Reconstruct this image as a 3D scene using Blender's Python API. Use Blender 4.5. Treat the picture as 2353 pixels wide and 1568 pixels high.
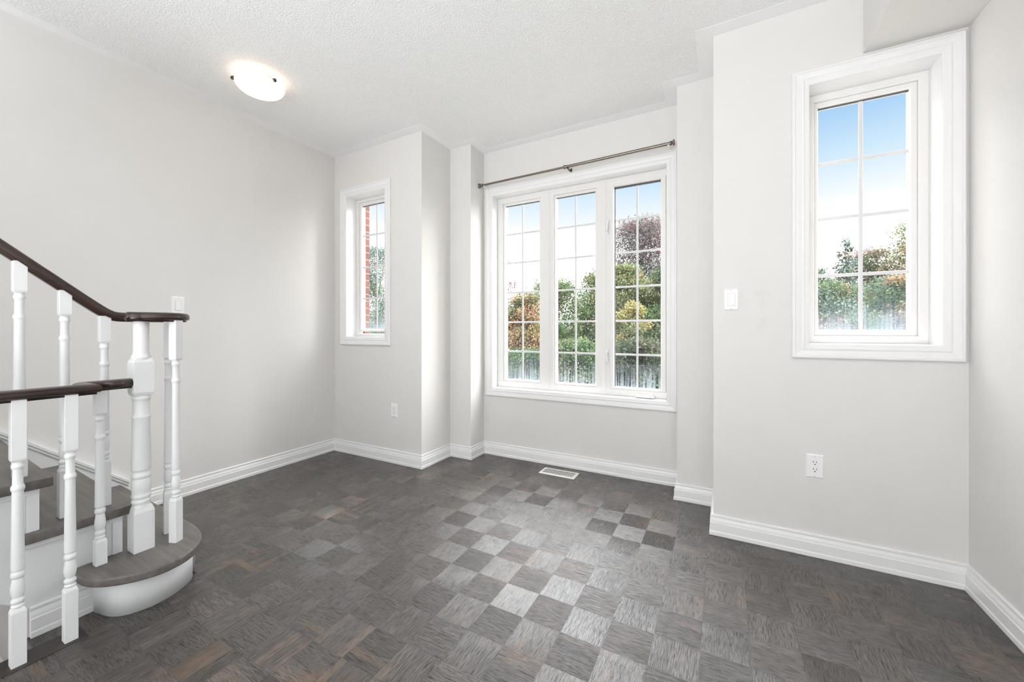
import bpy, math, random
import numpy as np
from mathutils import Vector

C = bpy.context.scene.collection
SC = bpy.context.scene
for o in list(bpy.data.objects):
    bpy.data.objects.remove(o)

# ------------------------------------------------------------------ camera
CAM_H = 1.105
cd = bpy.data.cameras.new('camera')
cam = bpy.data.objects.new('camera', cd)
C.objects.link(cam)
cd.sensor_fit = 'HORIZONTAL'
cd.sensor_width = 36.0
cd.lens = 898.843 / 2353.0 * 36.0
cd.shift_y = -(784.0 - 760.436) / 2353.0
cd.clip_start = 0.02
cd.clip_end = 300
cam.location = (0, 0, CAM_H)
cam.rotation_euler = (math.radians(90), 0, math.radians(28.3012))
SC.camera = cam

# ------------------------------------------------------------------ colour management
SC.view_settings.view_transform = 'Standard'
SC.view_settings.look = 'None'
SC.view_settings.gamma = 1.0
SC.view_settings.use_curve_mapping = False
SC.view_settings.exposure = 0.31
try:
    SC.cycles.max_bounces = 12
    SC.cycles.diffuse_bounces = 7
    SC.cycles.transparent_max_bounces = 16
    SC.cycles.sample_clamp_indirect = 6.0
except Exception:
    pass

# ------------------------------------------------------------------ sky
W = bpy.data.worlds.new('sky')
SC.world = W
W.use_nodes = True
nt = W.node_tree
for n in list(nt.nodes):
    nt.nodes.remove(n)
out = nt.nodes.new('ShaderNodeOutputWorld')
bg = nt.nodes.new('ShaderNodeBackground')
tc = nt.nodes.new('ShaderNodeTexCoord')
sx = nt.nodes.new('ShaderNodeSeparateXYZ')
rm = nt.nodes.new('ShaderNodeValToRGB')
nt.links.new(tc.outputs['Generated'], sx.inputs[0])
nt.links.new(sx.outputs['Z'], rm.inputs[0])
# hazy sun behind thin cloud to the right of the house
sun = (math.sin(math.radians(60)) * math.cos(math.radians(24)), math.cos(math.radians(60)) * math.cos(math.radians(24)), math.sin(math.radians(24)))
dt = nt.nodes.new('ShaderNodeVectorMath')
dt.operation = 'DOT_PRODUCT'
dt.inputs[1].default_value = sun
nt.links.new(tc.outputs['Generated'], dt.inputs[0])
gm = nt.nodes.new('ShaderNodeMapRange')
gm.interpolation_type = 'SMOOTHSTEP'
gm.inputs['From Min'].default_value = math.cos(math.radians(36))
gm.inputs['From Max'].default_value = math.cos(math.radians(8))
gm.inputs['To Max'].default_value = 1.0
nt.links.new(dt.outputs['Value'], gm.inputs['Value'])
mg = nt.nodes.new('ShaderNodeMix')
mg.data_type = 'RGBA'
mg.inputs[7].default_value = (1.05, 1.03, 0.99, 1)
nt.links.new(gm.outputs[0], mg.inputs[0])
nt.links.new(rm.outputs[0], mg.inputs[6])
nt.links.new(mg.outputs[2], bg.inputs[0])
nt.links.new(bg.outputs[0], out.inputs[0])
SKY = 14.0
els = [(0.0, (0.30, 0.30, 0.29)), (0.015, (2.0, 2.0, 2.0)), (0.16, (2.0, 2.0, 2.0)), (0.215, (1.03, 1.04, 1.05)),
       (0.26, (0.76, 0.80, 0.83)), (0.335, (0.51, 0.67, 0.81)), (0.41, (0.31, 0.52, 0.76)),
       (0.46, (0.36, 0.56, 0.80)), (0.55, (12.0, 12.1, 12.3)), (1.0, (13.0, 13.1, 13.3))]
cr = rm.color_ramp
while len(cr.elements) > 1:
    cr.elements.remove(cr.elements[-1])
for i, (p, c) in enumerate(els):
    e = cr.elements[0] if i == 0 else cr.elements.new(p)
    e.position = p
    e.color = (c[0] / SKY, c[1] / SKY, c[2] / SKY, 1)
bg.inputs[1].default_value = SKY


def area(name, loc, rot, sx_, sy_, energy, col, portal=False):
    d = bpy.data.lights.new(name, 'AREA')
    d.shape = 'RECTANGLE'
    d.size = sx_
    d.size_y = sy_
    d.energy = energy
    d.color = col
    if portal:
        d.cycles.is_portal = True
    o = bpy.data.objects.new(name, d)
    C.objects.link(o)
    o.location = loc
    o.rotation_euler = rot
    return o


R90 = math.pi / 2
# daylight through the side window of the room behind the camera
area('daylight_side', (0.926 + 0.16, -2.1, 1.35), (R90, 0, R90), 2.4, 2.0, 16, (0.93, 0.97, 1.0))
# added fill light, unseen behind the camera, facing up to brighten the ceiling
area('ceiling_fill', (-1.55, -2.35, 0.30), (R90 * 2, 0, 0), 2.6, 2.0, 205, (0.95, 0.98, 1.0))
area('portal_side', (0.926 + 0.13, -2.1, 1.35), (R90, 0, R90), 2.4, 2.0, 1, (1, 1, 1), True)
# sky portals at the three windows (facing into the room)
area('portal_far', (-1.083, 3.30, 1.45), (-R90, 0, 0), 1.6, 1.8, 1, (1, 1, 1), True)
area('portal_far_left', (-2.77, 2.72, 1.68), (-R90, 0, 0), 0.62, 1.4, 1, (1, 1, 1), True)
area('portal_far_right', (0.61, 2.72, 1.68), (-R90, 0, 0), 0.62, 1.4, 1, (1, 1, 1), True)

# ------------------------------------------------------------------ geometry constants (metres)
XL, XR = -3.171, 0.926
YA, YE, YB, YD, YW = 2.4177, 2.397, 2.7924, 2.7726, 3.0029
XB, XC, XD, XE = -2.1252, -1.9063, -0.2633, -0.0442
H = 2.7105
YR = -4.2


# ------------------------------------------------------------------ node helper
class NT:
    def __init__(s, m):
        m.use_nodes = True
        s.t = m.node_tree
        for n in list(s.t.nodes):
            s.t.nodes.remove(n)
        s.out = s.t.nodes.new('ShaderNodeOutputMaterial')

    def n(s, typ, **kw):
        k = s.t.nodes.new(typ)
        for a, b in kw.items():
            setattr(k, a, b)
        return k

    def l(s, a, b):
        s.t.links.new(a, b)

    def val(s, x, sock):
        if isinstance(x, (int, float)):
            sock.default_value = x
        else:
            s.l(x, sock)

    def m(s, op, a, b=0.0, c=None, clamp=False):
        k = s.n('ShaderNodeMath', operation=op, use_clamp=clamp)
        s.val(a, k.inputs[0])
        s.val(b, k.inputs[1])
        if c is not None:
            s.val(c, k.inputs[2])
        return k.outputs[0]

    def xyz(s, x, y, z):
        k = s.n('ShaderNodeCombineXYZ')
        s.val(x, k.inputs[0]); s.val(y, k.inputs[1]); s.val(z, k.inputs[2])
        return k.outputs[0]

    def pos(s):
        g = s.n('ShaderNodeNewGeometry')
        p = s.n('ShaderNodeSeparateXYZ')
        s.l(g.outputs['Position'], p.inputs[0])
        return g, p.outputs[0], p.outputs[1], p.outputs[2]

    def noise(s, vec, scale, detail=2.0, rough=0.5):
        k = s.n('ShaderNodeTexNoise')
        if vec is not None:
            s.l(vec, k.inputs['Vector'])
        k.inputs['Scale'].default_value = scale
        k.inputs['Detail'].default_value = detail
        k.inputs['Roughness'].default_value = rough
        return k.outputs['Fac']

    def ramp(s, f, pts):
        k = s.n('ShaderNodeValToRGB')
        s.l(f, k.inputs[0])
        r = k.color_ramp
        while len(r.elements) > 1:
            r.elements.remove(r.elements[-1])
        for i, (p, c) in enumerate(pts):
            e = r.elements[0] if i == 0 else r.elements.new(p)
            e.position = p
            if isinstance(c, (int, float)):
                c = (c, c, c)
            e.color = (c[0], c[1], c[2], 1)
        return k.outputs[0]

    def mix(s, f, a, b, mode='MIX'):
        k = s.n('ShaderNodeMix', data_type='RGBA', blend_type=mode)
        s.val(f, k.inputs[0])
        for x, i in ((a, 6), (b, 7)):
            if isinstance(x, tuple):
                k.inputs[i].default_value = (x[0], x[1], x[2], 1)
            else:
                s.l(x, k.inputs[i])
        return k.outputs[2]

    def bump(s, h, strength, dist=0.01, normal=None):
        k = s.n('ShaderNodeBump')
        k.inputs['Strength'].default_value = strength
        k.inputs['Distance'].default_value = dist
        s.l(h, k.inputs['Height'])
        if normal is not None:
            s.l(normal, k.inputs['Normal'])
        return k.outputs[0]

    def bsdf(s, col=None, rough=0.5, metal=0.0, normal=None, coat=0.0):
        k = s.n('ShaderNodeBsdfPrincipled')
        if isinstance(col, tuple):
            k.inputs['Base Color'].default_value = (col[0], col[1], col[2], 1)
        elif col is not None:
            s.l(col, k.inputs['Base Color'])
        s.val(rough, k.inputs['Roughness'])
        k.inputs['Metallic'].default_value = metal
        k.inputs['Coat Weight'].default_value = coat
        if normal is not None:
            s.l(normal, k.inputs['Normal'])
        s.l(k.outputs[0], s.out.inputs[0])
        return k


def mat(name):
    return bpy.data.materials.new(name)


def paint(name, col, rough=0.5, nscale=9.0, nvar=0.02, bscale=220.0, bstr=0.03):
    m = mat(name)
    t = NT(m)
    g, x, y, z = t.pos()
    f = t.noise(g.outputs['Position'], nscale, 3)
    c = t.mix(f, tuple(v * (1 - nvar) for v in col), tuple(min(1, v * (1 + nvar)) for v in col))
    b = t.bump(t.noise(g.outputs['Position'], bscale, 2), bstr, 0.002)
    t.bsdf(c, rough, normal=b)
    return m


M_WALL = paint('wall_paint', (0.730, 0.716, 0.700), 0.55)
def m_scuff():
    m = mat('scuffed_wall_paint')
    t = NT(m)
    g, x, y, z = t.pos()
    f = t.noise(g.outputs['Position'], 9.0, 3)
    c = t.mix(f, (0.719, 0.705, 0.690), (0.741, 0.727, 0.711))
    dx = t.m('DIVIDE', t.m('SUBTRACT', x, 0.14), 0.13)
    dz = t.m('DIVIDE', t.m('SUBTRACT', z, 1.24), 0.16)
    near = t.ramp(t.m('ADD', t.m('MULTIPLY', dx, dx), t.m('MULTIPLY', dz, dz)), [(0.2, 1.0), (1.0, 0.0)])
    sm = t.ramp(t.noise(t.xyz(t.m('MULTIPLY', x, 9.0), 0.0, t.m('MULTIPLY', z, 5.0)), 1.6, 3, 0.6), [(0.5, 0.0), (0.66, 1.0)])
    c = t.mix(t.m('MULTIPLY', t.m('MULTIPLY', near, sm), 0.16), c, (0.42, 0.38, 0.34))
    b = t.bump(t.noise(g.outputs['Position'], 220.0, 2), 0.03, 0.002)
    t.bsdf(c, 0.55, normal=b)
    return m


M_WALLS = m_scuff()
M_TRIM = paint('white_trim_paint', (0.82, 0.82, 0.825), 0.32, bstr=0.015)
M_VINYL = paint('cream_window_vinyl', (0.79, 0.78, 0.77), 0.4, bstr=0.01)
M_STAIRW = paint('white_stair_paint', (0.74, 0.75, 0.755), 0.38, bscale=90, bstr=0.05)
M_PLATE = paint('white_plastic', (0.86, 0.86, 0.87), 0.3, bstr=0.0)
M_GRID = paint('grille_enamel', (0.68, 0.68, 0.69), 0.4, bstr=0.0)
M_ROCK = paint('rocker_plastic', (0.88, 0.88, 0.88), 0.25, bstr=0.0)
M_DARK = paint('dark_slot', (0.01, 0.01, 0.01), 0.7, bstr=0.0)
M_GASKET = paint('grey_gasket', (0.10, 0.10, 0.11), 0.6, bstr=0.0)
M_SCREW = paint('screw_paint', (0.62, 0.62, 0.62), 0.4, bstr=0.0)
M_REG = paint('register_enamel', (0.80, 0.78, 0.74), 0.4, bstr=0.0)
M_SHADOW = paint('duct_shade_black', (0.004, 0.004, 0.004), 1.0, bstr=0.0)  # near-black colour standing in for the shade below the register
M_CEILB = paint('smooth_ceiling_paint', (0.90, 0.90, 0.905), 0.7, bstr=0.02)


def m_ceiling():
    m = mat('textured_ceiling')
    t = NT(m)
    g, x, y, z = t.pos()
    f = t.noise(g.outputs['Position'], 110, 4, 0.6)
    h = t.ramp(f, [(0.35, 0.0), (0.62, 1.0)])
    c = t.mix(h, (0.885, 0.885, 0.885), (0.95, 0.95, 0.95))
    b = t.bump(h, 0.55, 0.006)
    t.bsdf(c, 0.85, normal=b)
    return m


M_CEIL = m_ceiling()


def m_floor():
    m = mat('dark_parquet')
    t = NT(m)
    g, x, y, z = t.pos()
    P = 0.1521
    tx = t.m('DIVIDE', t.m('ADD', x, 0.068), P)
    ty = t.m('DIVIDE', t.m('SUBTRACT', y, 0.130), P)
    ix = t.m('FLOOR', tx); iy = t.m('FLOOR', ty)
    fx = t.m('SUBTRACT', tx, ix); fy = t.m('SUBTRACT', ty, iy)
    odd = t.m('FLOORED_MODULO', t.m('ADD', ix, iy), 2.0)        # 1: grain along y
    even = t.m('SUBTRACT', 1.0, odd)
    along = t.m('ADD', t.m('MULTIPLY', fy, odd), t.m('MULTIPLY', fx, even))
    across = t.m('ADD', t.m('MULTIPLY', fx, odd), t.m('MULTIPLY', fy, even))
    strip = t.m('FLOOR', t.m('MULTIPLY', across, 5.0))
    sf = t.m('FRACT', t.m('MULTIPLY', across, 5.0))
    wt = t.n('ShaderNodeTexWhiteNoise', noise_dimensions='3D')
    t.l(t.xyz(ix, iy, 0.0), wt.inputs[0])
    ws = t.n('ShaderNodeTexWhiteNoise', noise_dimensions='3D')
    t.l(t.xyz(ix, iy, t.m('ADD', strip, 3.0)), ws.inputs[0])
    # grain coordinates: stretched along the strip
    off = t.m('MULTIPLY', ws.outputs[0], 40.0)
    gv = t.xyz(t.m('ADD', t.m('MULTIPLY', across, 14.0), off), t.m('MULTIPLY', along, 1.3), t.m('ADD', ix, t.m('MULTIPLY', iy, 7.3)))
    g1 = t.noise(gv, 3.4, 5, 0.65)
    gv2 = t.xyz(t.m('ADD', t.m('MULTIPLY', across, 125.0), off), t.m('MULTIPLY', along, 2.8), t.m('ADD', iy, t.m('MULTIPLY', ix, 5.1)))
    g2 = t.noise(gv2, 1.2, 3, 0.6)
    base = t.ramp(t.m('ADD', t.m('MULTIPLY', wt.outputs[0], 0.6), t.m('MULTIPLY', ws.outputs[0], 0.4)),
                  [(0.0, (0.034, 0.028, 0.024)), (0.5, (0.056, 0.046, 0.040)), (1.0, (0.096, 0.079, 0.067))])
    grain = t.ramp(g1, [(0.32, 0.40), (0.5, 1.0), (0.70, 1.75)])
    pores = t.ramp(g2, [(0.37, 0.25), (0.48, 0.95), (0.64, 1.35)])
    c = t.mix(1.0, base, grain, 'MULTIPLY')
    c = t.mix(1.0, c, pores, 'MULTIPLY')
    worn = t.noise(g.outputs['Position'], 2.1, 4, 0.62)
    wf = t.ramp(t.m('ADD', worn, t.m('MULTIPLY', t.m('SUBTRACT', ws.outputs[0], 0.5), 0.16)), [(0.56, 0.0), (0.72, 0.75)])
    warm = t.mix(grain, (0.085, 0.055, 0.033), (0.17, 0.105, 0.058))
    c = t.mix(t.m('MULTIPLY', wf, 0.75), c, warm)
    # joints
    ed = t.m('MINIMUM', t.m('MINIMUM', fx, t.m('SUBTRACT', 1.0, fx)), t.m('MINIMUM', fy, t.m('SUBTRACT', 1.0, fy)))
    jt = t.m('LESS_THAN', ed, 0.008)
    es = t.m('MINIMUM', sf, t.m('SUBTRACT', 1.0, sf))
    js = t.m('LESS_THAN', es, 0.022)
    j = t.m('MAXIMUM', jt, t.m('MULTIPLY', js, 0.35))
    c = t.mix(t.m('MULTIPLY', j, 0.6), c, (0.015, 0.013, 0.012))
    # small pale paint specks
    v = t.n('ShaderNodeTexVoronoi')
    t.l(g.outputs['Position'], v.inputs['Vector'])
    v.inputs['Scale'].default_value = 7.0
    sp = t.m('LESS_THAN', v.outputs['Distance'], 0.012)
    c = t.mix(t.m('MULTIPLY', sp, 0.8), c, (0.6, 0.6, 0.58))
    hgt = t.m('SUBTRACT', t.m('ADD', t.m('MULTIPLY', g2, 0.8), t.m('MULTIPLY', g1, 0.5)), t.m('MULTIPLY', j, 1.0))
    b = t.bump(hgt, 0.34, 0.0035)
    sm = t.noise(g.outputs['Position'], 3.0, 4, 0.6)
    ro = t.ramp(t.m('ADD', t.m('MULTIPLY', sm, 0.75), t.m('MULTIPLY', wt.outputs[0], 0.25)), [(0.36, 0.20), (0.48, 0.27), (0.54, 0.36), (0.68, 0.46)])
    k = t.bsdf(c, ro, normal=b)
    k.inputs['IOR'].default_value = 1.85
    k.inputs['Anisotropic'].default_value = 0.03
    t.l(t.ramp(t.m('ADD', t.m('MULTIPLY', g2, 0.75), t.m('MULTIPLY', g1, 0.25)), [(0.39, 0.12), (0.50, 0.56)]), k.inputs['Specular IOR Level'])
    t.l(t.xyz(odd, even, 0.0), k.inputs['Tangent'])
    return m


M_FLOOR = m_floor()


def m_wood(name, axis, c0, c1, rough, coat=0.0, scale=1.0, bstr=0.1):
    m = mat(name)
    t = NT(m)
    g, x, y, z = t.pos()
    s = {'x': (2, 40, 40), 'y': (40, 2, 40)}[axis]
    v = t.xyz(t.m('MULTIPLY', x, s[0] * scale), t.m('MULTIPLY', y, s[1] * scale), t.m('MULTIPLY', z, s[2] * scale))
    f = t.noise(v, 1.0, 5, 0.65)
    big = t.noise(g.outputs['Position'], 6.0, 3)
    c = t.ramp(t.m('ADD', t.m('MULTIPLY', f, 0.7), t.m('MULTIPLY', big, 0.3)), [(0.3, c0), (0.7, c1)])
    b = t.bump(f, bstr, 0.002)
    t.bsdf(c, rough, normal=b, coat=coat)
    return m


M_TREAD = m_wood('dark_stained_tread', 'x', (0.070, 0.061, 0.056), (0.19, 0.17, 0.155), 0.38, 0.0)
M_NOSE = m_wood('dark_floor_strip', 'y', (0.022, 0.017, 0.0145), (0.052, 0.042, 0.036), 0.42)
M_RAIL = m_wood('dark_red_brown_handrail', 'y', (0.018, 0.009, 0.0065), (0.046, 0.022, 0.015), 0.27, 0.15, 0.5, 0.02)


def m_metal(name, c, r):
    m = mat(name)
    t = NT(m)
    g, x, y, z = t.pos()
    f = t.noise(g.outputs['Position'], 60, 2)
    t.bsdf(t.mix(f, tuple(v * 0.9 for v in c), c), r, 1.0)
    return m


M_ROD = m_metal('antique_nickel', (0.24, 0.21, 0.175), 0.24)
M_CLIP = m_metal('dark_bronze', (0.10, 0.085, 0.07), 0.35)


def m_brick():
    m = mat('red_brick')
    t = NT(m)
    g, x, y, z = t.pos()
    k = t.n('ShaderNodeTexBrick')
    t.l(t.xyz(t.m('ADD', x, t.m('MULTIPLY', y, 1.0)), z, 0.0), k.inputs['Vector'])
    k.inputs['Scale'].default_value = 1.0
    k.inputs['Brick Width'].default_value = 0.21
    k.inputs['Row Height'].default_value = 0.066
    k.inputs['Mortar Size'].default_value = 0.006
    k.inputs['Color1'].default_value = (0.20, 0.085, 0.068, 1)
    k.inputs['Color2'].default_value = (0.25, 0.115, 0.092, 1)
    k.inputs['Mortar'].default_value = (0.30, 0.26, 0.24, 1)
    t.bsdf(k.outputs[0], 0.85)
    return m


M_BRICK = m_brick()


def m_glass(name, z0, z1, seed, amt, streak):
    """window glass with a film of condensation that thickens and runs in streaks towards the sill"""
    m = mat(name)
    t = NT(m)
    g, x, y, z = t.pos()
    h = t.m('DIVIDE', t.m('SUBTRACT', z, z0), z1 - z0)
    low = t.ramp(h, [(0.0, 0.42), (0.04, 0.28), (0.085, 0.11), (0.14, 0.035), (0.24, 0.012), (0.34, 0.0)])
    st = t.noise(t.xyz(t.m('ADD', t.m('MULTIPLY', x, 140.0), seed), 0.0, t.m('MULTIPLY', z, 2.2)), 1.0, 2, 0.5)
    sr = t.ramp(st, [(0.42, 1.0 - streak), (0.58, 1.25)])
    cl = t.noise(g.outputs['Position'], 5.0, 3)
    f = t.m('MULTIPLY', t.m('MULTIPLY', low, sr), t.m('MULTIPLY', t.ramp(cl, [(0.3, 0.5), (0.7, 1.2)]), amt), clamp=True)
    tr = t.n('ShaderNodeBsdfTransparent')
    tr.inputs[0].default_value = (0.99, 0.995, 0.995, 1)
    gl = t.n('ShaderNodeBsdfGlossy')
    gl.inputs['Roughness'].default_value = 0.02
    fr = t.n('ShaderNodeLayerWeight')
    fr.inputs[0].default_value = 0.5
    fr2 = t.m('ADD', t.m('MULTIPLY', t.m('POWER', fr.outputs['Facing'], 5.0), 0.25), 0.003)
    mx = t.n('ShaderNodeMixShader')
    t.l(fr2, mx.inputs[0]); t.l(tr.outputs[0], mx.inputs[1]); t.l(gl.outputs[0], mx.inputs[2])
    tl = t.n('ShaderNodeBsdfTranslucent')
    tl.inputs[0].default_value = (0.30, 0.34, 0.39, 1)
    df = t.n('ShaderNodeBsdfDiffuse')
    df.inputs[0].default_value = (0.60, 0.66, 0.72, 1)
    hz = t.n('ShaderNodeMixShader')
    hz.inputs[0].default_value = 0.35
    t.l(tl.outputs[0], hz.inputs[1]); t.l(df.outputs[0], hz.inputs[2])
    fm = t.n('ShaderNodeMixShader')
    t.l(f, fm.inputs[0]); t.l(mx.outputs[0], fm.inputs[1]); t.l(hz.outputs[0], fm.inputs[2])
    t.l(fm.outputs[0], t.out.inputs[0])
    return m


def m_shade():
    m = mat('lit_frosted_glass')
    t = NT(m)
    g, x, y, z = t.pos()
    lw = t.n('ShaderNodeLayerWeight')
    lw.inputs[0].default_value = 0.35
    c = t.mix(lw.outputs['Facing'], (1.0, 0.84, 0.66), (1.0, 0.66, 0.46))
    em = t.n('ShaderNodeEmission')
    t.l(c, em.inputs[0])
    em.inputs[1].default_value = 1.9
    df = t.n('ShaderNodeBsdfDiffuse')
    df.inputs[0].default_value = (0.8, 0.78, 0.74, 1)
    ad = t.n('ShaderNodeAddShader')
    t.l(em.outputs[0], ad.inputs[0]); t.l(df.outputs[0], ad.inputs[1])
    t.l(ad.outputs[0], t.out.inputs[0])
    return m


M_SHADE = m_shade()


def m_leaf():
    m = mat('leaves')
    t = NT(m)
    a = t.n('ShaderNodeVertexColor')
    a.layer_name = 'tint'
    df = t.n('ShaderNodeBsdfDiffuse')
    tl = t.n('ShaderNodeBsdfTranslucent')
    t.l(a.outputs[0], df.inputs[0]); t.l(a.outputs[0], tl.inputs[0])
    mx = t.n('ShaderNodeMixShader')
    mx.inputs[0].default_value = 0.35
    t.l(df.outputs[0], mx.inputs[1]); t.l(tl.outputs[0], mx.inputs[2])
    t.l(mx.outputs[0], t.out.inputs[0])
    return m


M_LEAF = m_leaf()
M_BARK = paint('grey_brown_bark', (0.16, 0.13, 0.11), 0.9, 30, 0.3, 60, 0.4)
M_GRASS = paint('lawn', (0.13, 0.13, 0.10), 0.95, 4, 0.3, 60, 0.4)


# ------------------------------------------------------------------ mesh helpers
class MB:
    def __init__(s):
        s.v = []
        s.f = []
        s.sm = []

    def add(s, vs, fs, smooth=False):
        b = len(s.v)
        s.v += [tuple(p) for p in vs]
        for f in fs:
            s.f.append([b + i for i in f])
            s.sm.append(smooth)
        return s

    def box(s, x0, x1, y0, y1, z0, z1):
        vs = [(x0, y0, z0), (x1, y0, z0), (x1, y1, z0), (x0, y1, z0), (x0, y0, z1), (x1, y0, z1), (x1, y1, z1), (x0, y1, z1)]
        return s.add(vs, [(3, 2, 1, 0), (4, 5, 6, 7), (0, 1, 5, 4), (1, 2, 6, 5), (2, 3, 7, 6), (3, 0, 4, 7)])

    def frustum(s, cx, cy, a, z0, b, z1, rot=0.0, cap=True):
        vs = []
        for h, z in ((a, z0), (b, z1)):
            for i in range(4):
                t = rot + math.pi / 4 + i * math.pi / 2
                vs.append((cx + h * math.sqrt(2) * math.cos(t), cy + h * math.sqrt(2) * math.sin(t), z))
        fs = [(i, (i + 1) % 4, 4 + (i + 1) % 4, 4 + i) for i in range(4)]
        if cap:
            fs += [(3, 2, 1, 0), (4, 5, 6, 7)]
        return s.add(vs, fs)

    def prism(s, poly, z0, z1, axis='z', smooth=False):
        """poly: 2-D loop; axis z: (x,y); axis x: (y,z) extruded x from z0 to z1"""
        n = len(poly)
        mk = (lambda p, h: (p[0], p[1], h)) if axis == 'z' else (lambda p, h: (h, p[0], p[1])) if axis == 'x' else (lambda p, h: (p[0], h, p[1]))
        vs = [mk(p, z0) for p in poly] + [mk(p, z1) for p in poly]
        s.add(vs, [tuple(range(n - 1, -1, -1)), tuple(range(n, 2 * n))])
        b = len(s.v) - 2 * n
        for i in range(n):
            j = (i + 1) % n
            s.f.append([b + i, b + j, b + n + j, b + n + i])
            s.sm.append(smooth)
        return s

    def lathe(s, prof, c=(0, 0, 0), n=28, axis='z'):
        vs = []
        for r, h in prof:
            for i in range(n):
                t = 2 * math.pi * i / n
                a, b = r * math.cos(t), r * math.sin(t)
                p = (a, b, h) if axis == 'z' else (h, a, b) if axis == 'x' else (a, h, b)
                vs.append((c[0] + p[0], c[1] + p[1], c[2] + p[2]))
        fs = []
        m = len(prof)
        for k in range(m - 1):
            for i in range(n):
                j = (i + 1) % n
                fs.append((k * n + i, k * n + j, (k + 1) * n + j, (k + 1) * n + i))
        s.add(vs, fs, True)
        b = len(s.v) - m * n
        s.f.append([b + i for i in range(n - 1, -1, -1)]); s.sm.append(False)
        s.f.append([b + (m - 1) * n + i for i in range(n)]); s.sm.append(False)
        return s

    def frame(s, rect, y, prof):
        """mitred moulding round rect=(x0,x1,z0,z1) on a wall facing -y; prof: (inset, proud)"""
        x0, x1, z0, z1 = rect
        vs = []
        for a, d in prof:
            vs += [(x0 + a, y - d, z0 + a), (x1 - a, y - d, z0 + a), (x1 - a, y - d, z1 - a), (x0 + a, y - d, z1 - a)]
        fs = []
        n = len(prof)
        for k in range(n - 1):
            for i in range(4):
                j = (i + 1) % 4
                fs.append((k * 4 + i, k * 4 + j, (k + 1) * 4 + j, (k + 1) * 4 + i))
        return s.add(vs, fs)

    def sweep(s, path, prof, caps=True, smooth=True, sharp=()):
        """profile (lateral, up) swept along a 3-D path; lateral stays horizontal"""
        n = len(path)
        P = [Vector(p) for p in path]
        m = len(prof)
        vs = []
        for i in range(n):
            a = (P[i] - P[i - 1]).normalized() if i > 0 else (P[1] - P[0]).normalized()
            b = (P[i + 1] - P[i]).normalized() if i < n - 1 else a
            t = (a + b).normalized()
            lat = Vector((t.y, -t.x, 0)).normalized()
            ha = Vector((a.x, a.y, 0)).normalized()
            ht = Vector((t.x, t.y, 0)).normalized()
            k = 1.0 / max(0.35, ha.dot(ht))
            up = lat.cross(t).normalized()
            if up.z < 0:
                up = -up
            cu = 1.0 / max(0.6, a.dot(t)) if abs(ha.dot(ht) - 1) < 1e-4 else 1.0
            for (l, u) in prof:
                vs.append(P[i] + lat * (l * k) + up * (u * cu))
        fs = []
        for i in range(n - 1):
            for j in range(m):
                q = (j + 1) % m
                fs.append((i * m + j, i * m + q, (i + 1) * m + q, (i + 1) * m + j))
        s.add(vs, fs, smooth)
        if caps:
            b = len(s.v) - n * m
            s.f.append([b + j for j in range(m)]); s.sm.append(False)
            s.f.append([b + (n - 1) * m + j for j in range(m - 1, -1, -1)]); s.sm.append(False)
        return s

    def build(s, name, material, parent=None, bevel=0.0, seg=2):
        me = bpy.data.meshes.new(name)
        me.from_pydata(s.v, [], s.f)
        me.polygons.foreach_set('use_smooth', s.sm)
        me.materials.append(material)
        me.update()
        o = bpy.data.objects.new(name, me)
        C.objects.link(o)
        if parent is not None:
            o.parent = parent
            o.location = -Vector(parent['_o']) if '_o' in parent else (0, 0, 0)
        if bevel > 0:
            d = o.modifiers.new('bevel', 'BEVEL')
            d.width = bevel
            d.segments = seg
            d.limit_method = 'ANGLE'
            d.angle_limit = math.radians(40)
        import bmesh
        bm = bmesh.new()
        bm.from_mesh(me)
        bmesh.ops.recalc_face_normals(bm, faces=bm.faces)
        bm.to_mesh(me)
        bm.free()
        return o


def thing(name, loc, label=None, cat=None, group=None, kind=None):
    """an Empty at the thing's base; parts are modelled in world coordinates and offset back"""
    o = bpy.data.objects.new(name, None)
    C.objects.link(o)
    o.location = loc
    o.empty_display_size = 0.05
    o['_o'] = tuple(float(v) for v in loc)
    tag(o, label, cat, group, kind)
    return o


def tag(o, label=None, cat=None, group=None, kind=None):
    if label: o['label'] = label
    if cat: o['category'] = cat
    if group: o['group'] = group
    if kind: o['kind'] = kind
    return o


def struct(o):
    o['kind'] = 'structure'
    return o


def ring_wall(b, outer, hole, y0, y1):
    """slab between y0 and y1 with a rectangular hole"""
    X0, X1, Z0, Z1 = outer
    x0, x1, z0, z1 = hole
    vs = []
    for y in (y0, y1):
        vs += [(X0, y, Z0), (X1, y, Z0), (X1, y, Z1), (X0, y, Z1), (x0, y, z0), (x1, y, z0), (x1, y, z1), (x0, y, z1)]
    fs = []
    for i in range(4):
        j = (i + 1) % 4
        fs.append((i, j, 4 + j, 4 + i))
        fs.append((8 + j, 8 + i, 12 + i, 12 + j))
        fs.append((4 + i, 4 + j, 12 + j, 12 + i))
        fs.append((j, i, 8 + i, 8 + j))
    b.add(vs, fs)


# ------------------------------------------------------------------ window rectangles (casing outer edges)
CW = 0.072
WIN = {1: dict(rect=(-3.078, -2.457, 0.979, 2.390), y=YA, depth=0.105),
       2: dict(rect=(-1.884, -0.283, 0.526, 2.380), y=YW, depth=0.085),
       3: dict(rect=(0.305, 0.915, 0.970, 2.388), y=YE, depth=0.112)}


def inner(r, a):
    return (r[0] + a, r[1] - a, r[2] + a, r[3] - a)


def hole(n):
    return inner(WIN[n]['rect'], CW - 0.012)


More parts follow.
